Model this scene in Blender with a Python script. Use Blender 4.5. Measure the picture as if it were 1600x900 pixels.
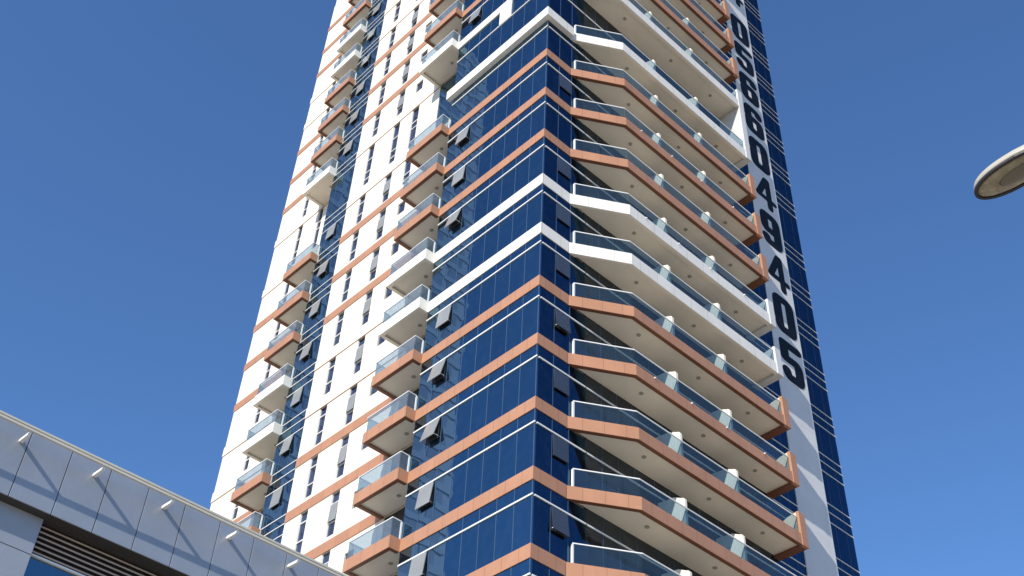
import bpy, math, random
from mathutils import Matrix, Vector
random.seed(7)
sc = bpy.context.scene
for o in list(bpy.data.objects):
    bpy.data.objects.remove(o)
COL = sc.collection
Z0 = 58.59                      # height of the reference storey above the street
R = math.radians

# ------------------------------------------------------------------ camera
cd = bpy.data.cameras.new('camera')
cam = bpy.data.objects.new('camera', cd)
COL.objects.link(cam)
CP = Vector((27.7733, -26.2864, Z0 - 56.9933))
yaw, pitch, roll, FPX = 2.41486, 0.75165, 0.05397, 1859.94
fw = Vector((math.cos(pitch) * math.cos(yaw), math.cos(pitch) * math.sin(yaw), math.sin(pitch)))
r0 = Vector((math.sin(yaw), -math.cos(yaw), 0))
u0 = r0.cross(fw)
rt = math.cos(roll) * r0 + math.sin(roll) * u0
up = -math.sin(roll) * r0 + math.cos(roll) * u0
M = Matrix.Identity(4)
for i in range(3):
    M[i][0], M[i][1], M[i][2], M[i][3] = rt[i], up[i], -fw[i], CP[i]
cam.matrix_world = M
cd.sensor_width = 36.0
cd.lens = FPX * 36.0 / 1600.0
cd.clip_start = 0.05
cd.clip_end = 6000
sc.camera = cam

# ------------------------------------------------------------------ light
SUN = Vector((1.0, -3.03, 2.09)).normalized()      # towards the sun
w = bpy.data.worlds.new('World')
sc.world = w
w.use_nodes = True
nt = w.node_tree
nt.nodes.clear()
sky = nt.nodes.new('ShaderNodeTexSky')
sky.sky_type = 'NISHITA'
sky.sun_disc = False
sky.sun_elevation = math.asin(SUN.z)
sky.sun_rotation = math.atan2(SUN.x, SUN.y)
sky.altitude = 0
sky.air_density = 1.12
sky.dust_density = 0.1
sky.ozone_density = 10.0
bg = nt.nodes.new('ShaderNodeBackground')
bg.inputs[1].default_value = 0.145
wo = nt.nodes.new('ShaderNodeOutputWorld')
nt.links.new(sky.outputs[0], bg.inputs[0])
nt.links.new(bg.outputs[0], wo.inputs[0])
ld = bpy.data.lights.new('sun', 'SUN')
ld.energy = 4.6
ld.angle = R(0.53)
ld.color = (1.0, 0.93, 0.84)
lo = bpy.data.objects.new('sun', ld)
lo.rotation_euler = SUN.to_track_quat('Z', 'Y').to_euler()
lo.location = (60, -120, 120)
COL.objects.link(lo)
sc.view_settings.view_transform = 'Standard'
sc.view_settings.look = 'None'
sc.view_settings.exposure = 0.35
sc.view_settings.gamma = 1.0
sc.view_settings.use_curve_mapping = False
sc.render.engine = 'CYCLES'
sc.cycles.max_bounces = 8
sc.cycles.transparent_max_bounces = 12
sc.cycles.sample_clamp_indirect = 6.0


# ------------------------------------------------------------------ materials
def srgb(r, g, b):
    f = lambda c: (c / 255 / 12.92) if c / 255 <= 0.04045 else ((c / 255 + 0.055) / 1.055) ** 2.4
    return (f(r), f(g), f(b), 1.0)


class NT:
    def __init__(s, name):
        s.m = bpy.data.materials.new(name)
        s.m.use_nodes = True
        s.t = s.m.node_tree
        s.t.nodes.clear()
        s.out = s.n('ShaderNodeOutputMaterial')

    def n(s, typ, **kw):
        x = s.t.nodes.new(typ)
        for k, v in kw.items():
            setattr(x, k, v)
        return x

    def l(s, a, b):
        s.t.links.new(a, b)

    def math(s, op, a, b=None):
        x = s.n('ShaderNodeMath', operation=op)
        for i, v in enumerate((a, b)):
            if v is None:
                continue
            if isinstance(v, (int, float)):
                x.inputs[i].default_value = v
            else:
                s.l(v, x.inputs[i])
        return x.outputs[0]

    def noise(s, vec, scale, detail=3.0, rough=0.6):
        x = s.n('ShaderNodeTexNoise')
        x.inputs['Scale'].default_value = scale
        x.inputs['Detail'].default_value = detail
        x.inputs['Roughness'].default_value = rough
        s.l(vec, x.inputs['Vector'])
        return x.outputs[0]

    def mix(s, f, a, b):
        x = s.n('ShaderNodeMix', data_type='RGBA')
        for sock, v in ((x.inputs[0], f), (x.inputs[6], a), (x.inputs[7], b)):
            if isinstance(v, (int, float)):
                sock.default_value = v
            elif isinstance(v, tuple):
                sock.default_value = v
            else:
                s.l(v, sock)
        return x.outputs[2]

    def ramp(s, f, lo, hi):
        x = s.n('ShaderNodeMapRange')
        s.l(f, x.inputs[0])
        x.inputs[1].default_value = lo
        x.inputs[2].default_value = hi
        return x.outputs[0]


def facade_u(t):
    """coordinate that runs along a wall whichever way it faces, and the world height"""
    g = t.n('ShaderNodeNewGeometry')
    sp = t.n('ShaderNodeSeparateXYZ'); t.l(g.outputs['Position'], sp.inputs[0])
    sn = t.n('ShaderNodeSeparateXYZ'); t.l(g.outputs['True Normal'], sn.inputs[0])
    ax = t.math('ABSOLUTE', sn.outputs[0]); ay = t.math('ABSOLUTE', sn.outputs[1])
    u = t.math('ADD', t.math('MULTIPLY', sp.outputs[0], ay), t.math('MULTIPLY', sp.outputs[1], ax))
    return g, sp, sn, u


def joints(t, u, pitch, width, off=0.0):
    f = t.math('FRACT', t.math('DIVIDE', t.math('ADD', u, 500 + off), pitch))
    return t.math('LESS_THAN', f, width / pitch)


def mat_clad(name, col, rough=0.5, var=0.12, joint=None, joint_dark=0.55, metallic=0.0, streak=0.0, tonevar=0.0, spec=0.4, zjoint=None):
    t = NT(name)
    g, sp, sn, u = facade_u(t)
    nz = t.noise(g.outputs['Position'], 0.9, 4)
    fine = t.noise(g.outputs['Position'], 9.0, 3)
    dark = tuple(c * (1 - var) for c in col[:3]) + (1,)
    lite = tuple(min(1, c * (1 + var * .6)) for c in col[:3]) + (1,)
    c = t.mix(t.ramp(nz, .3, .7), dark, lite)
    c = t.mix(t.math('MULTIPLY', t.ramp(fine, .35, .75), .18), c, dark)
    if streak:
        mp = t.n('ShaderNodeMapping'); mp.inputs['Scale'].default_value = (2.4, 2.4, .12)
        t.l(g.outputs['Position'], mp.inputs['Vector'])
        st = t.noise(mp.outputs[0], 1.0, 5, .7)
        c = t.mix(t.math('MULTIPLY', t.ramp(st, .5, .8), streak), c, tuple(x * .55 for x in col[:3]) + (1,))
    if joint:
        if tonevar:
            idx = t.math('FLOOR', t.math('DIVIDE', t.math('ADD', u, 500), joint))
            wn = t.n('ShaderNodeTexWhiteNoise', noise_dimensions='2D')
            cb = t.n('ShaderNodeCombineXYZ'); t.l(idx, cb.inputs[0])
            t.l(t.math('FLOOR', t.math('DIVIDE', sp.outputs[2], 1.7)), cb.inputs[1])
            t.l(cb.outputs[0], wn.inputs['Vector'])
            c = t.mix(t.math('MULTIPLY', wn.outputs[0], tonevar), c, tuple(x * .75 for x in col[:3]) + (1,))
        vert = t.math('LESS_THAN', t.math('ABSOLUTE', sn.outputs[2]), .5)
        j = t.math('MULTIPLY', joints(t, u, joint, .025), vert)
        c = t.mix(t.math('MULTIPLY', j, joint_dark), c, (.02, .02, .02, 1))
    if zjoint:
        j = joints(t, sp.outputs[2], zjoint, .03)
        c = t.mix(t.math('MULTIPLY', j, joint_dark), c, (.03, .03, .03, 1))
    b = t.n('ShaderNodeBsdfPrincipled')
    t.l(c, b.inputs['Base Color'])
    t.l(t.math('ADD', t.math('MULTIPLY', fine, .2), rough - .1), b.inputs['Roughness'])
    b.inputs['Metallic'].default_value = metallic
    b.inputs['Specular IOR Level'].default_value = spec
    bp = t.n('ShaderNodeBump'); bp.inputs['Strength'].default_value = .12; bp.inputs['Distance'].default_value = .02
    t.l(fine, bp.inputs['Height']); t.l(bp.outputs[0], b.inputs['Normal'])
    t.l(b.outputs[0], t.out.inputs[0])
    return t.m


def mat_glass_wall(name, tint, base, refl=0.8, pane=0.994, rough=0.015, wobble=0.004, var=0.25):
    """opaque coated facade glass: a tinted mirror over a dark body, every pane a little different"""
    t = NT(name)
    g, sp, sn, u = facade_u(t)
    idx = t.math('FLOOR', t.math('DIVIDE', t.math('ADD', u, 500 * pane), pane))
    idz = t.math('FLOOR', t.math('DIVIDE', t.math('ADD', sp.outputs[2], 3.4 * 40 - Z0 + 1.27), 3.4))
    cb = t.n('ShaderNodeCombineXYZ'); t.l(idx, cb.inputs[0]); t.l(idz, cb.inputs[1])
    wn = t.n('ShaderNodeTexWhiteNoise', noise_dimensions='3D'); t.l(cb.outputs[0], wn.inputs['Vector'])
    # slightly different tilt for each pane, and a soft ripple in it
    off = t.n('ShaderNodeVectorMath', operation='SUBTRACT'); t.l(wn.outputs['Color'], off.inputs[0]); off.inputs[1].default_value = (.5, .5, .5)
    sc1 = t.n('ShaderNodeVectorMath', operation='SCALE'); t.l(off.outputs[0], sc1.inputs[0]); sc1.inputs['Scale'].default_value = wobble * 2
    ns = t.n('ShaderNodeTexNoise'); ns.inputs['Scale'].default_value = .75; ns.inputs['Detail'].default_value = 2
    t.l(g.outputs['Position'], ns.inputs['Vector'])
    of2 = t.n('ShaderNodeVectorMath', operation='SUBTRACT'); t.l(ns.outputs['Color'], of2.inputs[0]); of2.inputs[1].default_value = (.5, .5, .5)
    sc2 = t.n('ShaderNodeVectorMath', operation='SCALE'); t.l(of2.outputs[0], sc2.inputs[0]); sc2.inputs['Scale'].default_value = wobble * 5
    ad = t.n('ShaderNodeVectorMath', operation='ADD'); t.l(g.outputs['Normal'], ad.inputs[0]); t.l(sc1.outputs[0], ad.inputs[1])
    ad2 = t.n('ShaderNodeVectorMath', operation='ADD'); t.l(ad.outputs[0], ad2.inputs[0]); t.l(sc2.outputs[0], ad2.inputs[1])
    nm = t.n('ShaderNodeVectorMath', operation='NORMALIZE'); t.l(ad2.outputs[0], nm.inputs[0])
    dirt = t.ramp(t.noise(g.outputs['Position'], 2.2, 5, .7), .45, .8)
    gl = t.n('ShaderNodeBsdfGlossy'); gl.inputs['Roughness'].default_value = rough
    tc = t.mix(t.math('MULTIPLY', wn.outputs[0], var), tint, tuple(x * .7 for x in tint[:3]) + (1,))
    t.l(tc, gl.inputs['Color']); t.l(nm.outputs[0], gl.inputs['Normal'])
    df = t.n('ShaderNodeBsdfDiffuse')
    bc = t.mix(t.math('MULTIPLY', dirt, .25), base, (.16, .19, .24, 1))
    t.l(bc, df.inputs['Color'])
    mx = t.n('ShaderNodeMixShader'); mx.inputs[0].default_value = refl
    t.l(df.outputs[0], mx.inputs[1]); t.l(gl.outputs[0], mx.inputs[2])
    t.l(mx.outputs[0], t.out.inputs[0])
    return t.m


def mat_rail_glass(name, tint, film, amt=.30):
    t = NT(name)
    g, sp, sn, u = facade_u(t)
    tr = t.n('ShaderNodeBsdfTransparent'); tr.inputs[0].default_value = tint
    df = t.n('ShaderNodeBsdfDiffuse')
    nz = t.noise(g.outputs['Position'], 1.7, 4)
    t.l(t.mix(t.ramp(nz, .3, .7), film, tuple(x * .85 for x in film[:3]) + (1,)), df.inputs[0])
    gl = t.n('ShaderNodeBsdfGlossy'); gl.inputs['Roughness'].default_value = .03; gl.inputs['Color'].default_value = (.75, .9, .95, 1)
    fr = t.n('ShaderNodeFresnel'); fr.inputs[0].default_value = 1.45
    a = t.n('ShaderNodeMixShader'); a.inputs[0].default_value = amt
    t.l(tr.outputs[0], a.inputs[1]); t.l(df.outputs[0], a.inputs[2])
    b = t.n('ShaderNodeMixShader'); t.l(t.math('MULTIPLY', fr.outputs[0], t.math('SUBTRACT', 1.0, g.outputs['Backfacing'])), b.inputs[0])
    t.l(a.outputs[0], b.inputs[1]); t.l(gl.outputs[0], b.inputs[2])
    t.l(b.outputs[0], t.out.inputs[0])
    return t.m


WHITE = mat_clad('white_render', srgb(224, 217, 200), .6, .06, streak=.16)
WHITEC = mat_clad('white_cladding', srgb(226, 222, 212), .45, .06, joint=1.25, joint_dark=.4, streak=.14)
STRIPW = mat_clad('white_end_wall', srgb(204, 204, 202), .55, .06, streak=.12, zjoint=3.4, joint_dark=.15)
SOFFIT = mat_clad('soffit_paint', srgb(230, 221, 204), .7, .06, streak=.0)
SALMON = mat_clad('salmon_cladding', srgb(178, 130, 99), .42, .09, joint=.93, joint_dark=.4, tonevar=.3, streak=.16)
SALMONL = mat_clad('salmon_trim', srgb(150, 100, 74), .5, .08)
SHADEB = mat_clad('underside_shade_brown', srgb(112, 70, 48), .6, .08)  # salmon darkened: the shade on undersides is put into the colour
SASHR = mat_clad('dark_sash', srgb(58, 66, 80), .25, .15, spec=.6)  # darker copy of the sash colour, for the right face
FINW = mat_clad('fin_inner_paint', srgb(226, 206, 178), .6, .05)
LINE = mat_clad('white_aluminium', srgb(225, 225, 222), .4, .03)
MULL = mat_clad('blue_grey_aluminium', srgb(60, 84, 112), .4, .05)
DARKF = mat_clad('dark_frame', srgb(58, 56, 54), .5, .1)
BLACK = mat_clad('black_vinyl', (.004, .004, .006, 1), .5, .15, spec=.15)
LAMPD = mat_clad('lamp_dark', srgb(160, 153, 138), .4, .1)
FLAP = mat_clad('sash_glass_film', srgb(138, 140, 138), .22, .12, spec=.6)
BLUE = mat_glass_wall('blue_facade_glass', (.175, .295, .365, 1), (.008, .015, .034, 1), .82, wobble=.0016, var=.35)
BLUEDIM = mat_glass_wall('dim_blue_facade_glass', (.045, .105, .18, 1), (.004, .009, .022, 1), .82, wobble=.0011)  # blue glass again, the darker sky it mirrors put into the tint
DOORG = mat_glass_wall('dark_door_glass', (.22, .26, .30, 1), (.010, .011, .012, 1), .35, wobble=.006)
WING = mat_glass_wall('window_glass', (.26, .32, .44, 1), (.02, .022, .03, 1), .6)
RAILG = mat_rail_glass('railing_glass', (.62, .73, .79, 1), (.12, .19, .26, 1), .09)
RAILG2 = mat_rail_glass('pale_railing_glass', (.72, .80, .85, 1), (.36, .43, .50, 1), .20)


# ------------------------------------------------------------------ mesh helpers
class MB:
    def __init__(s):
        s.v, s.f = [], []

    def box(s, x0, x1, y0, y1, z0, z1):
        if x0 > x1: x0, x1 = x1, x0
        if y0 > y1: y0, y1 = y1, y0
        if z0 > z1: z0, z1 = z1, z0
        b = len(s.v)
        s.v += [(x0, y0, z0), (x1, y0, z0), (x1, y1, z0), (x0, y1, z0), (x0, y0, z1), (x1, y0, z1), (x1, y1, z1), (x0, y1, z1)]
        s.f += [[b + i for i in q] for q in ((0, 3, 2, 1), (4, 5, 6, 7), (0, 1, 5, 4), (1, 2, 6, 5), (2, 3, 7, 6), (3, 0, 4, 7))]
        return s

    def prism(s, poly, z0, z1):
        """poly counter-clockwise seen from above"""
        n = len(poly); b = len(s.v)
        s.v += [(x, y, z0) for x, y in poly] + [(x, y, z1) for x, y in poly]
        s.f.append([b + i for i in range(n)][::-1]); s.f.append([b + n + i for i in range(n)])
        for i in range(n):
            j = (i + 1) % n
            s.f.append([b + i, b + j, b + n + j, b + n + i])
        return s

    def prism_x(s, poly, y0, y1):
        """poly in (x,z), extruded along y"""
        n = len(poly); b = len(s.v)
        s.v += [(x, y0, z) for x, z in poly] + [(x, y1, z) for x, z in poly]
        s.f.append([b + i for i in range(n)]); s.f.append([b + n + i for i in range(n)][::-1])
        for i in range(n):
            j = (i + 1) % n
            s.f.append([b + j, b + i, b + n + i, b + n + j])
        return s

    def bar(s, a, c, wd, z0, z1):
        """upright slab of width wd following plan line a-c"""
        dx, dy = c[0] - a[0], c[1] - a[1]; L = math.hypot(dx, dy); nx, ny = -dy / L * wd / 2, dx / L * wd / 2
        return s.prism([(a[0] - nx, a[1] - ny), (c[0] - nx, c[1] - ny), (c[0] + nx, c[1] + ny), (a[0] + nx, a[1] + ny)], z0, z1)

    def strip(s, outer, inner, z0, z1):
        """band between two open plan polylines of equal length"""
        n = len(outer); b = len(s.v)
        for z in (z0, z1):
            s.v += [(x, y, z) for x, y in outer] + [(x, y, z) for x, y in inner]
        O0, I0, O1, I1 = b, b + n, b + 2 * n, b + 3 * n
        for i in range(n - 1):
            s.f += [[O0 + i, O0 + i + 1, O1 + i + 1, O1 + i], [I0 + i + 1, I0 + i, I1 + i, I1 + i + 1],
                    [O1 + i, O1 + i + 1, I1 + i + 1, I1 + i], [O0 + i + 1, O0 + i, I0 + i, I0 + i + 1]]
        s.f += [[O0, O1, I1, I0], [O0 + n - 1, I0 + n - 1, I1 + n - 1, O1 + n - 1]]
        return s

    def disc(s, x, y, z, r, h, n=14):
        return s.prism([(x + r * math.cos(2 * math.pi * i / n), y + r * math.sin(2 * math.pi * i / n)) for i in range(n)], z, z + h)

    def mesh(s, name, mat):
        m = bpy.data.meshes.new(name)
        m.from_pydata(s.v, [], s.f)
        m.materials.append(mat)
        m.update()
        return m

    def build(s, name, mat, parent=None, z=0.0, bevel=0.0):
        return put(name, s.mesh(name, mat), parent, z, bevel)


def put(name, mesh, parent=None, z=0.0, bevel=0.0):
    o = bpy.data.objects.new(name, mesh)
    COL.objects.link(o)
    o.location.z = z
    if parent: o.parent = parent
    if bevel:
        b = o.modifiers.new('bevel', 'BEVEL'); b.width = bevel; b.segments = 2; b.limit_method = 'ANGLE'
    return o


def tag(o, label=None, cat=None, group=None, kind=None):
    if label: o['label'] = label
    if cat: o['category'] = cat
    if group: o['group'] = group
    if kind: o['kind'] = kind
    return o


def empty(name, loc):
    o = bpy.data.objects.new(name, None)
    o.location = loc
    o.empty_display_size = .5
    COL.objects.link(o)
    return o


# ------------------------------------------------------------------ ground
def mat_ground():
    t = NT('sandy_ground')
    g = t.n('ShaderNodeNewGeometry')
    a = t.noise(g.outputs['Position'], .02, 5); b = t.noise(g.outputs['Position'], 1.3, 6)
    c = t.mix(t.ramp(a, .35, .65), srgb(176, 158, 132), srgb(150, 138, 118))
    c = t.mix(t.math('MULTIPLY', t.ramp(b, .4, .7), .4), c, srgb(196, 178, 150))
    p = t.n('ShaderNodeBsdfPrincipled'); t.l(c, p.inputs['Base Color']); p.inputs['Roughness'].default_value = .95
    t.l(p.outputs[0], t.out.inputs[0])
    return t.m


def sheet(name, x0, x1, y0, y1, z, mat):
    m = bpy.data.meshes.new(name)
    m.from_pydata([(x0, y0, z), (x1, y0, z), (x1, y1, z), (x0, y1, z)], [], [[0, 1, 2, 3]])
    m.materials.append(mat)
    o = put(name, m)
    return tag(o, kind='structure')


ASPH = mat_clad('asphalt', (.055, .055, .058, 1), .9, .15)
PAVE = mat_clad('paving', srgb(188, 176, 158), .8, .1, joint=None)
sheet('ground', -2500, 2500, -2500, 2500, 0, mat_ground())
sheet('road', 30, 44, -400, 400, .004, ASPH)
sheet('road_marking', 36.9, 37.1, -400, 400, .008, LINE)
tag(MB().box(7.4, 29.8, -200, 200, .001, .13).build('pavement', PAVE), kind='structure')
tag(MB().box(29.8, 30.0, -200, 200, .002, .15).build('kerb', WHITE), kind='structure')

# ------------------------------------------------------------------ the tower
K = list(range(-9, 14))


def zt(k):
    return -3.4 * k if k >= 0 else 5.0 + 3.4 * (-k - 1)


def is_white(k): return k in (-6, -5, -1, 0, 4, 5)


def bh(k): return .70 if is_white(k) else .60


TOP = zt(-9) + 3.4
tower = empty('apartment_tower', (0, 0, 0))
tag(tower, 'tall white apartment tower with blue glass corner, salmon bands and rows of balconies', 'building')


def T(mb, name, mat, z=0, parent=None, **kw):
    return mb.build(name, mat, parent or tower, Z0 + z, **kw)


# core mass standing behind every facade skin
core = MB().prism([(-30.7, 2.34), (-22.05, 2.34), (-22.05, 1.19), (-7.86, 1.19), (-7.86, .12), (-.12, .12), (-.12, 20.9), (-1.6, 20.9), (-1.6, 25.6), (-30.7, 25.6)], -Z0, TOP)
T(core, 'core_wall', WHITE)
# lower storeys out of the picture and roof parapet
T(MB().prism([(-30.75, 2.25), (-22.1, 2.25), (-22.1, 1.1), (-7.95, 1.1), (-7.95, .03), (-.03, .03), (-.03, 21.0), (-1.5, 21.0), (-1.5, 25.7), (-30.75, 25.7)], TOP + .002, TOP + 1.4), 'roof_parapet', WHITEC)

# ---- white piers (skins 12-14 cm thick with gaps for the window columns)
ZB = zt(13)
W0 = (-13.65, -12.95); W3 = (-15.57, -14.90); W2 = (-18.2, -17.55)
W1 = (-27.75, -27.2); W1B = (-25.28, -24.73)
for a, b in ((-19.6, W2[0]), (W2[1], W3[0]), (W3[1], W0[0]), (W0[1], -10.9)):
    T(MB().box(a, b, 1.05, 1.188, -Z0, TOP), 'wall', WHITE)
for a, b in ((-30.75, W1[0]), (W1[1], W1B[0]), (W1B[1], -24.45)):
    T(MB().box(a, b, 2.20, 2.338, -Z0, TOP), 'wall', WHITE)
T(MB().box(-22.35, -22.10, 2.20, 2.338, -Z0, TOP), 'wall', WHITE)
T(MB().box(-22.14, -22.06, 1.10, 2.20, -Z0, TOP), 'wall', WHITE)

# ---- windows in the white walls
def window_meshes(wd, kind):
    """origin at the band bottom; glass, frame, optional hung sash. local x 0..wd, front of wall at y=0"""
    top = 0.0; bot = -2.55
    g = MB().box(0, wd, .100, .130, bot, top)
    f = MB()
    for z in (-.62, -1.72):
        f.box(.02, wd - .02, .045, .098, z - .03, z + .03)
    for x in (0, wd - .019):
        f.box(x, x + .019, .045, .098, bot, top)
    s = None
    if kind == 'sash':
        a = R(4); H = 1.06; x0, x1 = .03, wd - .03
        y0 = .03; y1 = y0 - H * math.sin(a); zz = -.64 - H * math.cos(a)
        s = MB(); b = 0
        s.v += [(x0, y0, -.64), (x1, y0, -.64), (x1, y1, zz), (x0, y1, zz), (x0, y0 + .04, -.65), (x1, y0 + .04, -.65), (x1, y1 + .04, zz), (x0, y1 + .04, zz)]
        s.f += [[0, 3, 2, 1], [4, 5, 6, 7], [0, 1, 5, 4], [1, 2, 6, 5], [2, 3, 7, 6], [3, 0, 4, 7]]
    return g, f, s


WM = {}
for key, (a, b), kind in (('2', W2, ''), ('3', W3, 'sash'), ('1', W1, '')):
    g, f, s = window_meshes(b - a, kind)
    WM[key] = (g.mesh('window', WING), f.mesh('window_frame', LINE), s.mesh('open_sash', FLAP) if s else None)
gs = MB().box(0, .70, .100, .130, -2.35, -1.35).mesh('window', WING)


def place_window(key, x, y, z, bot=None):
    g, f, s = WM[key]
    o = put('window', g, tower, Z0 + z); o.location.x = x; o.location.y = y
    q = put('window_frame', f, o)
    if s: put('open_sash', s, o)


def tall_window(wd, x, y, ztop, zbot, lines):
    o = T(MB().box(0, wd, .100, .130, zbot - ztop, 0), 'window', WING, ztop)
    o.location.x = x; o.location.y = y
    f = MB()
    for l in lines: f.box(.02, wd - .02, .045, .098, l - ztop - .03, l - ztop + .03)
    for xx in (0, wd - .019): f.box(xx, xx + .019, .045, .098, zbot - ztop, 0)
    f.build('window_frame', LINE, o)


def fill(x0, x1, y, z0, z1):
    T(MB().box(x0, x1, y, y + .138, z0, z1), 'spandrel', WHITE)


for k in K[:-1]:
    top = zt(k); b = top - bh(k); nxt = zt(k + 1)
    for key, (a, c), y in (('2', W2, 1.05), ('3', W3, 1.05), ('1', W1, 2.20)):
        if k == -1:
            tall_window(c - a, a, y, b, .35, [2.95, 1.7, 1.0])
            fill(a, c, y, 0, .35)
        else:
            place_window(key, a, y, b)
            zb = b - 2.55
            if zb - nxt > .02: fill(a, c, y, nxt, zb)
        fill(a, c, y, b, top)
    # small windows beside the inner balconies
    a, c = W0
    if k in (-1, 0):
        tall_window(c - a, a, 1.05, b, nxt + .3, [b - 1.4, b - 2.0])
        fill(a, c, 1.05, nxt, nxt + .3); fill(a, c, 1.05, b, top)
    else:
        o = put('window', gs, tower, Z0 + top); o.location.x = a; o.location.y = 1.05
        fill(a, c, 1.05, top - 1.35, top); fill(a, c, 1.05, nxt, top - 2.35)
    a, c = W1B
    if k in (-1, 0):
        tall_window(c - a, a, 2.20, b, nxt + .3, [b - 1.3, b - 2.0])
        fill(a, c, 2.20, nxt, nxt + .3); fill(a, c, 2.20, b, top)
    else:
        fill(a, c, 2.20, nxt, top)


# ---- facade glass, one ribbon for each storey, with its transom and mullions
def ribbon(k, segs, mat, name='ribbon_window', lines=(), mull=None, z0=None, z1=None, proud=.05, lh=.033):
    """segs: plan polyline; glass slab .06 thick behind it"""
    zb = zt(k + 1) if z0 is None else z0
    zc = zt(k) - bh(k) if z1 is None else z1
    out = []
    g = MB(); fr = MB(); mu = MB()
    for (a, c, n, mm) in segs:       # a,c plan points, n outward normal, mm = mullion positions along
        dx, dy = c[0] - a[0], c[1] - a[1]; L = math.hypot(dx, dy); dx /= L; dy /= L
        def slab(mb, s0, s1, d0, d1, za, zd):
            p = [(a[0] + dx * s + n[0] * d, a[1] + dy * s + n[1] * d) for s, d in ((s0, d0), (s1, d0), (s1, d1), (s0, d1))]
            area = sum(p[i][0] * p[(i + 1) % 4][1] - p[(i + 1) % 4][0] * p[i][1] for i in range(4))
            if area < 0: p = p[::-1]
            mb.prism(p, za, zd)
        slab(g, .0, L, -.10, 0, zb, zc)
        for z in lines:
            slab(fr, .0, L + (proud if mm is not None else 0), .002, proud, z - lh, z + lh)
        for s in (mm or []):
            slab(mu, s - .016, s + .016, .001, .012, zb, zc)
    o = T(g, name, mat)
    if fr.v: fr.build('transom', LINE, o)
    if mu.v: mu.build('mullion', MULL, o)
    return o


PA = .994
mA = [PA * i for i in range(1, 8)]
for k in K[:-1]:
    b = zt(k) - bh(k)
    lines = [zt(k) - 1.27]
    if k == -1: lines = [2.95]
    segs = [((-7.95, 0), (0, 0), (0, -1), mA)]
    z1 = None
    if k == -1:
        z1 = 5.0 - .7
    ribbon(k, segs, BLUE, lines=lines, z1=z1)
    ribbon(k, [((0, .102), (0, 2.9), (1, 0), [.87, 1.82])], BLUEDIM, lines=lines, z1=z1)
    if k == -1:                          # the uninterrupted corner glass of the double storey
        T(MB().box(-3.14, -.0, -.0, .10, 4.302, 5.0).box(-.10, 0, .10, 1.78, 4.302, 5.0), 'ribbon_window', BLUE)
    # side of the corner block towards the inner balconies
    T(MB().box(-7.95, -7.87, .102, 1.05, zt(k + 1), b), 'ribbon_window', DOORG)
    # balcony doors, right face
    ribbon(k, [((0, 2.902), (0, 15.8), (1, 0), [1.0, 2.0, 3.0, 4.3, 5.3, 6.3, 7.3, 8.6, 9.6, 10.6, 11.6, 12.4])], DOORG, 'balcony_door', lines=lines, z1=zt(k) - .5 if k != -1 else 4.5)
    ribbon(k, [((0, 15.802), (0, 18.2), (1, 0), [.9, 1.7])], BLUEDIM, lines=[zt(k) - 1.27, zt(k) - .02, zt(k) - .6], z1=zt(k), lh=.022, proud=.035)
    ribbon(k, [((-1.45, 21.0), (-1.45, 25.7), (1, 0), [1, 2, 3, 4])], BLUEDIM, lines=[zt(k) - 1.27, zt(k) - .02, zt(k) - .6], z1=zt(k), lh=.022, proud=.035)
    # glass strip B
    ribbon(k, [((-22.15, 1.05), (-19.6, 1.05), (0, -1), [.68, 1.62])], BLUE, lines=[zt(k) - 1.27, zt(k) - .02, zt(k) - .6], z1=zt(k), lh=.022, proud=.035)
    # doors behind the left-hand balconies
    T(MB().box(-10.9, -7.95, 1.09, 1.186, zt(k + 1), b), 'balcony_door', BLUE if k == -1 else DOORG)
    if k not in (-1, 0):
        T(MB().box(-24.45, -22.35, 2.24, 2.338, zt(k + 1), b), 'balcony_door', DOORG)
    else:
        T(MB().box(-24.45, -22.35, 2.20, 2.338, zt(k + 1), zt(k)), 'wall', WHITE)
T(MB().box(-.02, .02, -.02, .02, ZB, -.8), 'corner_trim', MULL)

# ---- floor bands
for k in K:
    top = zt(k); b = top - bh(k); m = WHITEC if is_white(k) else SALMON
    e = .04
    if k == 0:
        T(MB().strip([(-8.25, -.30), (.30, -.30), (.30, 1.78)], [(-8.25, .0), (.0, .0), (.0, 1.78)], -.70, .05), 'floor_band', WHITEC, bevel=.01)
    elif k == -1:
        T(MB().box(-7.95, -3.14, -.08, .10, 4.30, 5.0).box(-4.15, -3.14, -.08, -.002, 2.98, 4.299), 'floor_band', WHITEC, bevel=.01)
    else:
        T(MB().strip([(-7.95, -e), (e, -e), (e, 1.78)], [(-7.95, .10), (-.10, .10), (-.10, 1.78)], b, top), 'floor_band', m)
    if k != 0 or True:
        T(MB().box(-19.6, -10.905, 1.05 - e, 1.048, b, top), 'floor_band', WHITE if is_white(k) else SALMON)
        T(MB().box(-30.80, -24.45, 2.20 - e, 2.198, b, top).box(-30.80, -30.752, 2.198, 4.0, b, top), 'floor_band', WHITE if is_white(k) else SALMON)
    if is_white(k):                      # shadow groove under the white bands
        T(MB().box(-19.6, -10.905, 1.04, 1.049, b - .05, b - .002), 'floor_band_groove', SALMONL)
        T(MB().box(-30.76, -24.45, 2.19, 2.199, b - .05, b - .002), 'floor_band_groove', SALMONL)

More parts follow.
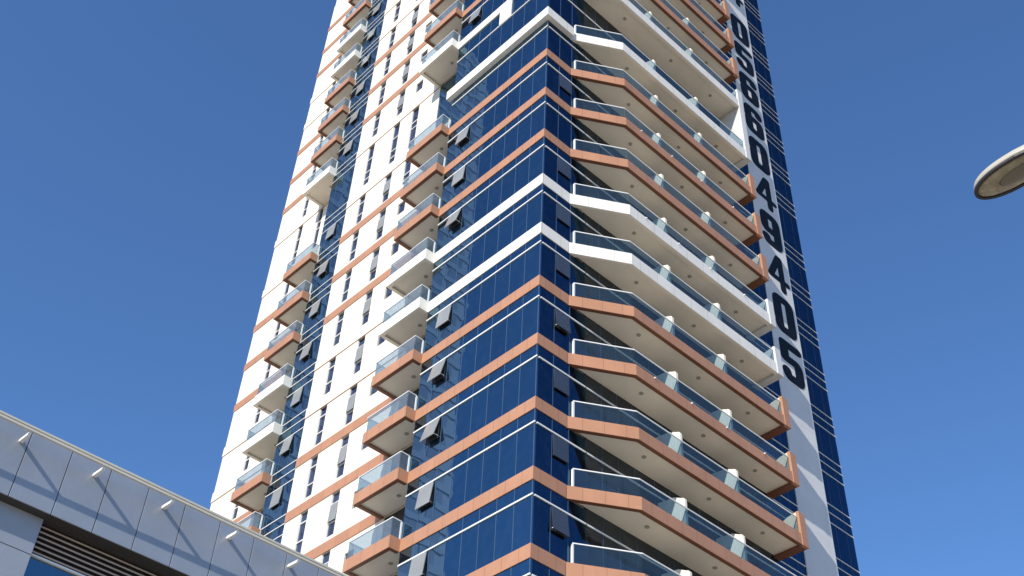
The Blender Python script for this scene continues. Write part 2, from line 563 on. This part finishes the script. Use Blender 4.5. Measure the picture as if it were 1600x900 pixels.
# ---- balconies
def off(poly, d):
    """offset an open plan polyline to its right"""
    res = []
    n = len(poly)
    for i in range(n):
        ns = []
        for a, c in ((i - 1, i), (i, i + 1)):
            if a >= 0 and c < n:
                dx, dy = poly[c][0] - poly[a][0], poly[c][1] - poly[a][1]; L = math.hypot(dx, dy)
                ns.append((dy / L, -dx / L))
        if len(ns) == 1:
            nx, ny = ns[0]; k_ = 1
        else:
            nx, ny = ns[0][0] + ns[1][0], ns[0][1] + ns[1][1]
            L = math.hypot(nx, ny); nx /= L; ny /= L
            k_ = 1 / (nx * ns[0][0] + ny * ns[0][1])
        res.append((poly[i][0] + nx * d * k_, poly[i][1] + ny * d * k_))
    return res


def balcony_parts(path, slab, lamps, rail_inset, fasc_mat, h, glass, start_post=True, end_post=False):
    """path: outer plan line walked with the outside on the RIGHT-hand side"""
    P = {}
    inner = off(path, -.16)
    P['balcony_fascia'] = (MB().strip(path, inner, -h, 0).mesh('balcony_fascia', fasc_mat), .0)
    P['underside_lip'] = (MB().strip(off(path, -.03), off(path, -.20), -h - .015, -h - .002).mesh('underside_lip', SHADEB if fasc_mat is SALMON else SOFFIT), 0)  # lip under the fascia; on salmon ones its shade is painted dark brown
    P['slab'] = (MB().prism(slab, -.50 if h < .65 else -.58, -.06).mesh('balcony_slab', SOFFIT), 0)
    rl = off(path, -rail_inset); 
    g = MB(); hr = MB(); po = MB()
    for a, c in zip(rl[:-1], rl[1:]):
        L = math.hypot(c[0] - a[0], c[1] - a[1]); n = max(1, round(L / 1.05)); 
        for i in range(n):
            t0, t1 = i / n + .012 / L, (i + 1) / n - .012 / L
            g.bar((a[0] + (c[0] - a[0]) * t0, a[1] + (c[1] - a[1]) * t0), (a[0] + (c[0] - a[0]) * t1, a[1] + (c[1] - a[1]) * t1), .014, .02, .86)
    r1, r2 = off(rl, .028), off(rl, -.028)
    hr.strip(r1, r2, .875, .915)
    ends = []
    if start_post: ends.append(rl[0])
    if end_post: ends.append(rl[-1])
    for e_ in ends:
        po.box(e_[0] - .04, e_[0] + .04, e_[1] - .04, e_[1] + .04, .0, .864)
    P['railing_glass'] = (g.mesh('railing_glass', glass), 0)
    P['handrail'] = (hr.mesh('handrail', LINE), 0)
    if po.v: P['railing_post'] = (po.mesh('railing_post', LINE), 0)
    P['_lamps'] = [MB().disc(x, y, -.50 - (.08 if h > .65 else 0) - .035, .105, .034).mesh('ceiling_lamp', LAMPD) for x, y in lamps]
    return P


def place_balcony(P, k, extra=()):
    """the slab is the balcony itself; everything else hangs on it"""
    o = put('balcony', P['slab'][0], tower, Z0 + zt(k))
    for n in ('balcony_fascia', 'underside_lip', 'railing_glass', 'handrail', 'railing_post'):
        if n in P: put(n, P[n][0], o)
    for m in P['_lamps']: put('ceiling_lamp', m, o)
    for n, m in extra: put(n, m, o)
    return o


# right face: a splay out from the wall, then a long run, ended by a fin
Rpath = [(-.05, 1.70), (0, 1.78), (1.63, 4.42), (1.63, 15.6)]
Rpath = [(0.0, 1.78), (1.63, 4.42), (1.63, 15.598)]
Rslab = [(.002, 2.0), (1.52, 4.46), (1.52, 15.59), (.002, 15.59)]
Rl = [(.85, 5.6), (.82, 9.9), (.82, 13.7)]


def offs_rail(P): pass


Rrail_start = None


def make_right(white):
    P = balcony_parts(Rpath, Rslab, Rl, .10, WHITEC if white else SALMON, .70 if white else .60, RAILG, start_post=False)
    # railing starts a little way along the splay
    rl = off([(.16, 2.04), (1.63, 4.42), (1.63, 15.598)], -.10)
    g = MB(); hr = MB(); po = MB(); sp = MB()
    for a, c in zip(rl[:-1], rl[1:]):
        L = math.hypot(c[0] - a[0], c[1] - a[1]); n = max(1, round(L / .78)) if L < 4 else round(L / 1.25)
        for i in range(n):
            t0, t1 = i / n + .010 / L, (i + 1) / n - .010 / L
            g.bar((a[0] + (c[0] - a[0]) * t0, a[1] + (c[1] - a[1]) * t0), (a[0] + (c[0] - a[0]) * t1, a[1] + (c[1] - a[1]) * t1), .014, .02, .86)
    hr.strip(off(rl, .025), off(rl, -.025), .875, .92)
    po.box(rl[0][0] - .045, rl[0][0] + .045, rl[0][1] - .03, rl[0][1] + .05, 0, .864)
    P['railing_glass'] = (g.mesh('railing_glass', RAILG), 0)
    P['handrail'] = (hr.mesh('handrail', LINE), 0)
    P['railing_post'] = (po.mesh('railing_post', LINE), 0)
    return P


PR = {w_: make_right(w_) for w_ in (False, True)}


def divider_mesh(y):
    prof = [(.01, -.055), (1.47, -.055), (1.47, 1.34)]
    for i in range(1, 7):
        a = math.pi / 2 * i / 6
        prof.append((1.47 - .14 * (1 - math.cos(a)), 1.34 + .14 * math.sin(a)))
    prof += [(.90, 1.70), (.01, 1.80)]
    return MB().prism_x(prof, y - .07, y + .07).mesh('divider_wall', SOFFIT)


DV = [divider_mesh(7.42), divider_mesh(11.3)]


def fin_mesh(white, zb, ztop):
    m = STRIPW if white else FINW
    prof = [(.004, zb + .10), (1.50, zb + .10), (1.50, ztop + .02), (1.0, ztop - .05), (.5, ztop - .28), (.004, ztop - .32)]
    return MB().prism_x(prof, 15.60, 16.03).mesh('end_fin', m)


def fin_cap(white, zb, ztop):
    prof = [(1.502, zb - .002), (1.665, zb - .002), (1.665, ztop), (1.62, ztop + .05), (1.502, ztop + .05)]
    return MB().prism_x(prof, 15.60, 16.06).mesh('fin_cap', STRIPW if white else SALMON)


def fin_pair(white, zb, ztop):
    return [('fin_base', MB().box(.004, 1.50, 15.598, 16.055, zb - .002, zb + .098).mesh('fin_base', STRIPW if white else SHADEB)), ('end_fin', fin_mesh(white, zb, ztop)), ('fin_cap', fin_cap(white, zb, ztop))]  # fin base takes the same painted underside shade on salmon floors


FIN = {False: fin_pair(False, -.62, 1.16), True: fin_pair(True, -.72, 1.08)}
for k in K:
    wh = is_white(k)
    ex = [('divider_wall', d) for d in DV]
    if k != 0:
        ex += FIN[wh]
    else:                                  # end wall of the double storey joins the two white balconies
        ex.append(('end_fin', MB().prism_x([(.004, -.72), (1.665, -.72), (1.665, 4.278), (.004, 4.278)], 15.60, 16.05).mesh('end_fin', STRIPW)))
    if k in (7, 2, 4):
        for y in (5.6, 8.1, 10.6, 13.4): ex.append(('fascia_dot', MB().box(1.632, 1.70, y, y + .06, -.10, -.04).mesh('fascia_dot', LINE)))  # white blocks added for the tiny bright dots of light on the fascia
    o = place_balcony(PR[wh], k, ex)

# inner balconies between the corner block and the white wall
def make_left(x0, x1, yo, yi, white, glass, yside):
    path = [(x0, yi - .05), (x0, yo), (x1, yo), (x1, yside - .002)]
    slab = [(x0 + .12, yo + .12), (x1 - .12, yo + .12), (x1 - .12, yside + .0), (x1 - .002 if yside < yi else x1 - .12, yside), (x1 - .002 if yside < yi else x1 - .12, yi - .002), (x0 + .12, yi - .002)]
    return balcony_parts(path, slab, [((x0 + x1) / 2 + .45, yo + 1.0)], .07, WHITEC if white else SALMON, .70 if white else .60, glass, start_post=False, end_post=True)


PAb = {w_: make_left(-11.10, -7.95, -.60, 1.045, w_, RAILG2, -.045) for w_ in (False, True)}
PBb = {w_: make_left(-24.95, -21.90, .45, 2.19, w_, RAILG2, .99) for w_ in (False, True)}
for k in K:
    if k == 0: continue
    place_balcony(PAb[is_white(k)], k)
    place_balcony(PBb[is_white(k)], k)

# ---- open top-hung windows in the glass
def sash(w_, h_, ang, nrm, frame=.035):
    """hinged at the top edge (local origin = hinge, x along the wall)"""
    s = math.sin(R(ang)); c = math.cos(R(ang))
    m = MB()
    def pt(a, d, e): return (a, -d * s + e * c * -1, -d * c - e * s * -1)
    # slab: along wall 0..w, down 0..h, thickness 0..frame outward
    v = []
    for e in (0, frame):
        for (a, d) in ((0, 0), (w_, 0), (w_, h_), (0, h_)):
            y = -(d * s + e * c); z = -(d * c) + e * s
            v.append((a, y, z))
    m.v = v
    m.f = [[0, 1, 2, 3], [7, 6, 5, 4], [0, 4, 5, 1], [1, 5, 6, 2], [2, 6, 7, 3], [3, 7, 4, 0]]
    return m


def place_sash(x, y, z, rz, w_, h_, ang, mat=None):
    o = T(sash(w_, h_, ang, None), 'open_window', mat or FLAP, z)
    o.location.x = x; o.location.y = y
    o.rotation_euler.z = rz
    gap = MB().box(.02, w_ - .02, -.006, -.001, -h_ + .02, -.02).build('window_opening', DARKF, o)
    # stays
    s = math.sin(R(ang)); c = math.cos(R(ang))
    st = MB()
    for xx in (.05, w_ - .07):
        st.box(xx, xx + .02, -h_ * .9 * s, -.007, -h_ * .9 * c - .012, -h_ * .9 * c + .012)
    st.build('window_stay', LINE, o)
    return o


AA = {3: 14, 6: 13, 7: 15, 8: 7, 9: 6, 5: 6, 4: 0, 1: 8, 2: 5, -2: 8, -3: 8, 10: 12}
for k in K[:-1]:
    if k not in (-1, 0) and AA.get(k, 6):
        place_sash(-7.02, -.012, zt(k) - 1.31, 0, .92, 1.12, AA.get(k, 6))
    if k not in (-1, 0, 2):
        a = random.choice((2, 3, 5, 7))
        place_sash(.012, 1.0, zt(k) - 1.34, math.pi / 2, .86, 1.05, a, SASHR)
    if k not in (-1,):
        place_sash(-21.35, 1.036, zt(k) - 1.31, 0, .86, 1.12, random.choice((4, 5, 7)))

# ---- white end wall with the telephone number
T(MB().box(-.1, .05, 18.2, 21.0, -Z0, TOP).box(-1.55, -.1, 20.92, 20.998, -Z0, TOP), 'end_wall', STRIPW)


def arc(cx, cy, rx, ry, a0, a1, n=10):
    return [(cx + rx * math.cos(R(a0 + (a1 - a0) * i / n)), cy + ry * math.sin(R(a0 + (a1 - a0) * i / n))) for i in range(n + 1)]


DW, DH, TH, KV = 2.0, 3.0, .80, 1.42      # heavy uprights, thinner bars
TV = TH / KV
l_, r_, b_, t_ = TH / 2, DW - TH / 2, TV / 2, DH - TV / 2
cx, rr = DW / 2, (DW - TH) / 2
C_, CV = .20, .34


def corner(x, y, a0):
    return arc(x, y, C_, CV, a0, a0 + 90, 5)


def ring(x0, x1, y0, y1):
    p = corner(x1 - C_, y1 - CV, 0) + corner(x0 + C_, y1 - CV, 90) + corner(x0 + C_, y0 + CV, 180) + corner(x1 - C_, y0 + CV, 270)
    return p + [p[0]]


mid = 1.62
GL = {
    '0': [ring(l_, r_, b_, t_)],
    '4': [[(cx + .22, t_ + .06), (.24, .88), (1.84, .88)], [(cx + .36, t_ + .06), (cx + .36, .12)]],
    '5': [[(r_ + .12, t_), (l_, t_), (l_, mid), (r_ - C_, mid)] + corner(r_ - C_, mid - CV, 0)[::-1] + corner(r_ - C_, b_ + CV, 270)[::-1] + corner(l_ + C_, b_ + CV, 180)[::-1] + [(l_, b_ + .42)]],
    '6': [[(r_, t_ - .36)] + corner(r_ - C_, t_ - CV, 0) + corner(l_ + C_, t_ - CV, 90) + corner(l_ + C_, b_ + CV, 180) + corner(r_ - C_, b_ + CV, 270) + corner(r_ - C_, mid - CV, 0) + [(l_, mid)]],
}
GL['9'] = [[(DW - x, DH - y) for x, y in GL['6'][0]]]


def digit_mesh(ch):
    segs = []
    for pl in GL[ch]:
        segs += list(zip(pl[:-1], pl[1:]))

    segs = [((a[0], a[1] * KV), (b[0], b[1] * KV)) for a, b in segs]

    def sd(x, y):
        y *= KV
        best = 9
        for (ax, ay), (bx, by) in segs:
            dx, dy = bx - ax, by - ay; q = dx * dx + dy * dy
            t = 0 if q == 0 else max(0, min(1, ((x - ax) * dx + (y - ay) * dy) / q))
            best = min(best, math.hypot(x - ax - t * dx, y - ay - t * dy))
        return best - (.27 if ch == '4' else TH / 2)
    nx, ny = 40, 60
    X = [-.1 + (DW + .2) * i / nx for i in range(nx + 1)]; Y = [-.1 + (DH + .2) * j / ny for j in range(ny + 1)]
    S = [[sd(x, y) for y in Y] for x in X]
    mb = MB()
    idx = {}
    def vid(p):
        key = (round(p[0], 5), round(p[1], 5))
        if key not in idx:
            idx[key] = len(mb.v); mb.v.append((0, p[0], p[1]))
        return idx[key]
    edge = []
    for i in range(nx):
        for j in range(ny):
            c = [(X[i], Y[j], S[i][j]), (X[i + 1], Y[j], S[i + 1][j]), (X[i + 1], Y[j + 1], S[i + 1][j + 1]), (X[i], Y[j + 1], S[i][j + 1])]
            poly = []
            for a in range(4):
                p, q = c[a], c[(a + 1) % 4]
                if p[2] <= 0: poly.append((p[0], p[1]))
                if (p[2] <= 0) != (q[2] <= 0):
                    t = p[2] / (p[2] - q[2]); poly.append((p[0] + (q[0] - p[0]) * t, p[1] + (q[1] - p[1]) * t))
            if len(poly) >= 3:
                ids = []
                for p in poly:
                    v = vid(p)
                    if not ids or v != ids[-1]: ids.append(v)
                if len(ids) > 2 and ids[0] == ids[-1]: ids.pop()
                if len(set(ids)) >= 3: mb.f.append(ids)
    return mb.mesh('digit', BLACK)


DM = {c: digit_mesh(c) for c in '04569'}
for i, c in enumerate('4' + '0566049405'):
    z = 20.05 - 3.585 * (i - 1) - DH
    if i == 0: z = 22.2
    o = put('digit', DM[c], tower, Z0 + z)
    o.location.x = .062; o.location.y = 18.72
    s = o.modifiers.new('depth', 'SOLIDIFY'); s.thickness = .03; s.offset = 0

# ------------------------------------------------------------------ the high-rise mirrored in the glass
hr_ = empty('high_rise', (-108, -52, 0))
tag(hr_, 'pale high-rise across the street, seen only as a light reflection in the blue glass', 'building')
HRW = mat_clad('high_rise_wall', srgb(172, 188, 220), .6, .06)
o = MB().box(-16, 15.6, -18, 17, 0, 210).build('wall', HRW, hr_)
sp = MB()
for i in range(1, 60):
    sp.box(-16.1, 15.75, -18.1, 17.15, 3.5 * i, 3.5 * i + 1.1)
sp.build('floor_band', HRW, hr_)
wn_ = MB()
for j in range(8):
    wn_.box(15.6, 15.66, -16.5 + j * 4.2, -13.5 + j * 4.2, 2, 209)
    if j < 7: wn_.box(-14 + j * 4.2, -11 + j * 4.2, 17, 17.06, 2, 209)
wn_.build('window_strip', mat_clad('high_rise_glazing', srgb(138, 156, 196), .5, .05), hr_)

# ------------------------------------------------------------------ low building in front, bottom left
CZ = CP.z
pod = empty('low_commercial_building', (-4, -22, 0))
tag(pod, 'low building with grey metal panels, a bracketed rail along its roof edge and dark louvres', 'building')
PANEL = mat_clad('grey_metal_panel', srgb(152, 158, 165), .38, .10, metallic=.3, spec=.5, streak=.05)
PANEL2 = mat_clad('grey_wall_panel', srgb(152, 158, 165), .45, .08, metallic=.2, spec=.5)
RAILM = mat_clad('beige_rail', srgb(196, 192, 176), .4, .06)
LOUV = mat_clad('louvre_metal', srgb(165, 152, 142), .5, .1)


def Pd(mb, name, mat, parent=None, **kw):
    o = bpy.data.objects.new(name, mb.mesh(name, mat)); COL.objects.link(o)
    o.parent = parent or pod
    if parent is None:
        o.location = (4, 22, 0)
    for b in ([kw['bevel']] if 'bevel' in kw else []):
        q = o.modifiers.new('bevel', 'BEVEL'); q.width = b; q.segments = 2
    return o


PX = 5.95; Y0, Y1 = -40.0, -7.0
fb, ft = CZ + 12.77, CZ + 14.40
seam = -19.05 + .0
# backing and the single fascia panels with open joints
Pd(MB().box(-20, PX - .62, Y0, Y1, 0, ft - .02), 'wall', PANEL2)
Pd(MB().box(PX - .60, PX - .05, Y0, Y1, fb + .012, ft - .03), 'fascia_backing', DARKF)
ys = [-19.05 - .93 * i for i in range(0, 23)][::-1] + [-19.05 + .93 * i for i in range(1, 13)]
for a, c in zip(ys[:-1], ys[1:]):
    Pd(MB().box(PX - .045, PX, a + .009, c - .009, fb, ft), 'fascia_panel', PANEL, bevel=.006)
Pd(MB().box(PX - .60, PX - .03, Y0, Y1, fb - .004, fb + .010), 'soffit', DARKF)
Pd(MB().box(-20, PX - .06, Y0, Y1, ft - .015, ft + .02), 'roof', PANEL2)
Pd(MB().box(PX - .058, PX + .03, Y0, Y1, ft + .003, ft + .05), 'roof_coping', RAILM)
# rail on struts
Pd(MB().box(6.355, 6.41, Y0, Y1 - .2, CZ + 14.045, CZ + 14.095), 'edge_rail', RAILM)
for i in range(-10, 8):
    y = -20.14 + 1.695 * i
    if y > Y1 - .3: continue
    Pd(MB().prism([(PX + .001, y - .045), (6.354, y - .026), (6.354, y + .026), (PX + .001, y + .045)], CZ + 13.975, CZ + 14.043), 'rail_bracket', LINE)
# recessed wall panels left of the louvres
for (za, zc) in ((CZ + 9.9, CZ + 11.94), (CZ + 11.955, fb - .006), (CZ + 7.8, CZ + 9.885)):
    for (ya, yc) in ((-22.6, -19.06), (-26.2, -22.62), (-29.8, -26.22)):
        Pd(MB().box(PX - .58, PX - .28, ya, yc, za, zc), 'wall_panel', PANEL2, bevel=.005)
# louvre screen
lv = Pd(MB().box(PX - .60, PX - .58, -19.05, Y1, CZ + 12.10, fb - .006), 'louvre_screen', DARKF)
for i in range(6):
    z = CZ + 12.16 + .115 * i
    o = MB(); 
    o.prism_x([(PX - .57, z), (PX - .47, z - .045), (PX - .462, z - .012), (PX - .562, z + .034)], -19.04, Y1 - .01)
    q = bpy.data.objects.new('louvre_blade', o.mesh('louvre_blade', LOUV)); COL.objects.link(q); q.parent = lv
Pd(MB().box(PX - .60, PX - .46, -19.05, Y1, CZ + 12.045, CZ + 12.085), 'window_head', LINE)
Pd(MB().box(PX - .60, PX - .52, -19.05, Y1, CZ + 8.0, CZ + 12.04), 'window', BLUE)
Pd(MB().box(PX - .60, PX - .45, Y0, Y1, 0, CZ + 7.78), 'lower_wall', PANEL2)

# ------------------------------------------------------------------ street lamp
def lamp():
    base = empty('street_lamp', (CP.x + 1.9, CP.y + 7.72, 0))
    tag(base, 'grey street lamp with an oval cobra head seen from below against the sky', 'street lamp')
    SHELL = mat_clad('lamp_shell', srgb(178, 172, 156), .4, .06)
    RIM = mat_clad('lamp_rim', srgb(40, 40, 42), .5, .1)
    t = NT('lamp_bowl')
    b = t.n('ShaderNodeBsdfPrincipled')
    g = t.n('ShaderNodeNewGeometry')
    t.l(t.mix(t.ramp(t.noise(g.outputs['Position'], 9, 3), .35, .65), srgb(120, 112, 88), srgb(158, 148, 122)), b.inputs['Base Color'])
    b.inputs['Roughness'].default_value = .12
    t.l(b.outputs[0], t.out.inputs[0])
    BOWL = t.m
    # plan outline of the opening, tip at local x = 0
    L = .95
    def hw(s):                      # half width along the head, s 0..1
        return .178 * (1 - (1 - min(1, s / .42)) ** 2.2) ** .5 * (1 - .42 * max(0, s - .5) / .5)
    ring = []
    N = 26
    S = [(1 - math.cos(math.pi * i / N / 1)) / 2 * .98 for i in range(N + 1)]
    def outline(scale, shrink=0):
        pts = []
        for s in S: pts.append((s * L + shrink * (1 - 2 * s), -max(0, hw(s) * scale)))
        for s in S[::-1][:-1]:
            pts.append((s * L + shrink * (1 - 2 * s), max(0, hw(s) * scale)))
        return pts[:-1] if False else pts
    HX, HY, HZ = CP.x - 2.545, CP.y + 7.725, CP.z + 8.0
    def mk(name, levels, mat, smooth=True, closebot=True):
        n = len(levels[0][0]); v = []; f = []
        for pts, z in levels: v += [(x, y, z) for x, y in pts]
        for a in range(len(levels) - 1):
            for i in range(n):
                j = (i + 1) % n
                f.append([a * n + i, a * n + j, (a + 1) * n + j, (a + 1) * n + i])
        f.append(list(range(n))[::-1]); f.append([(len(levels) - 1) * n + i for i in range(n)])
        m = bpy.data.meshes.new(name); m.from_pydata(v, [], f); m.materials.append(mat)
        for p_ in m.polygons: p_.use_smooth = smooth
        o = bpy.data.objects.new(name, m); COL.objects.link(o); o.parent = base
        o.location = (HX - base.location.x, HY - base.location.y, HZ)
        o.rotation_euler = (0, R(-3), R(1.5))
        return o
    mk('lamp_shell', [(outline(1.0), .012), (outline(.985, .004), .05), (outline(.90, .02), .09), (outline(.72, .055), .125), (outline(.45, .12), .145), (outline(.15, .22), .152)], SHELL)
    # dark rim: a ring under the shell
    o1, i1 = outline(1.02, -.004), outline(.86, .022)
    n = len(o1); v = [(x, y, .010) for x, y in o1] + [(x, y, -.014) for x, y in o1] + [(x, y, -.014) for x, y in i1] + [(x, y, .010) for x, y in i1]
    f = []
    for i in range(n):
        j = (i + 1) % n
        for a, b_2 in ((0, 1), (1, 2), (2, 3)):
            f.append([a * n + i, b_2 * n + i, b_2 * n + j, a * n + j])
    m = bpy.data.meshes.new('lamp_rim'); m.from_pydata(v, [], f); m.materials.append(RIM)
    o = bpy.data.objects.new('lamp_rim', m); COL.objects.link(o); o.parent = base
    o.location = (HX - base.location.x, HY - base.location.y, HZ); o.rotation_euler = (0, R(-3), R(1.5))
    mk('lamp_glass', [(outline(.40, .10), -.030), (outline(.70, .055), -.022), (outline(.85, .024), -.006), (outline(.85, .024), .008)], BOWL)
    mk('lamp_reflector', [(outline(.40, .25), -.036), (outline(.44, .22), -.031)], mat_clad('lamp_reflector', srgb(104, 98, 84), .3, .2))
    # arm and pole (out of the picture on the right)
    cu = bpy.data.curves.new('lamp_arm', 'CURVE'); cu.dimensions = '3D'; cu.bevel_depth = .035
    spn = cu.splines.new('BEZIER'); spn.bezier_points.add(1)
    a, b2 = spn.bezier_points
    a.co = (HX + .85 - base.location.x, 0, HZ + .11); a.handle_left = a.co - Vector((.3, 0, .02)); a.handle_right = a.co + Vector((1.2, 0, .07))
    b2.co = (0, 0, HZ - 1.4); b2.handle_left = b2.co + Vector((0, 0, 1.1)); b2.handle_right = b2.co - Vector((0, 0, 1))
    me = bpy.data.objects.new('tmp', cu); COL.objects.link(me)
    dg = bpy.context.evaluated_depsgraph_get(); dg.update()
    mm = bpy.data.meshes.new_from_object(me.evaluated_get(dg)); bpy.data.objects.remove(me)
    mm.materials.clear(); mm.materials.append(SHELL)
    ob = bpy.data.objects.new('lamp_arm', mm); COL.objects.link(ob); ob.parent = base
    p = MB(); nn = 12
    for z0_, z1_, ra, rb in ((0, .4, .16, .16), (.4, HZ - 1.39, .085, .05)):
        b0 = len(p.v)
        p.v += [(ra * math.cos(2 * math.pi * i / nn), ra * math.sin(2 * math.pi * i / nn), z0_) for i in range(nn)]
        p.v += [(rb * math.cos(2 * math.pi * i / nn), rb * math.sin(2 * math.pi * i / nn), z1_) for i in range(nn)]
        for i in range(nn):
            j = (i + 1) % nn
            p.f.append([b0 + i, b0 + j, b0 + nn + j, b0 + nn + i])
        p.f.append([b0 + nn + i for i in range(nn)])
    ob = bpy.data.objects.new('pole', p.mesh('pole', SHELL)); COL.objects.link(ob); ob.parent = base


lamp()
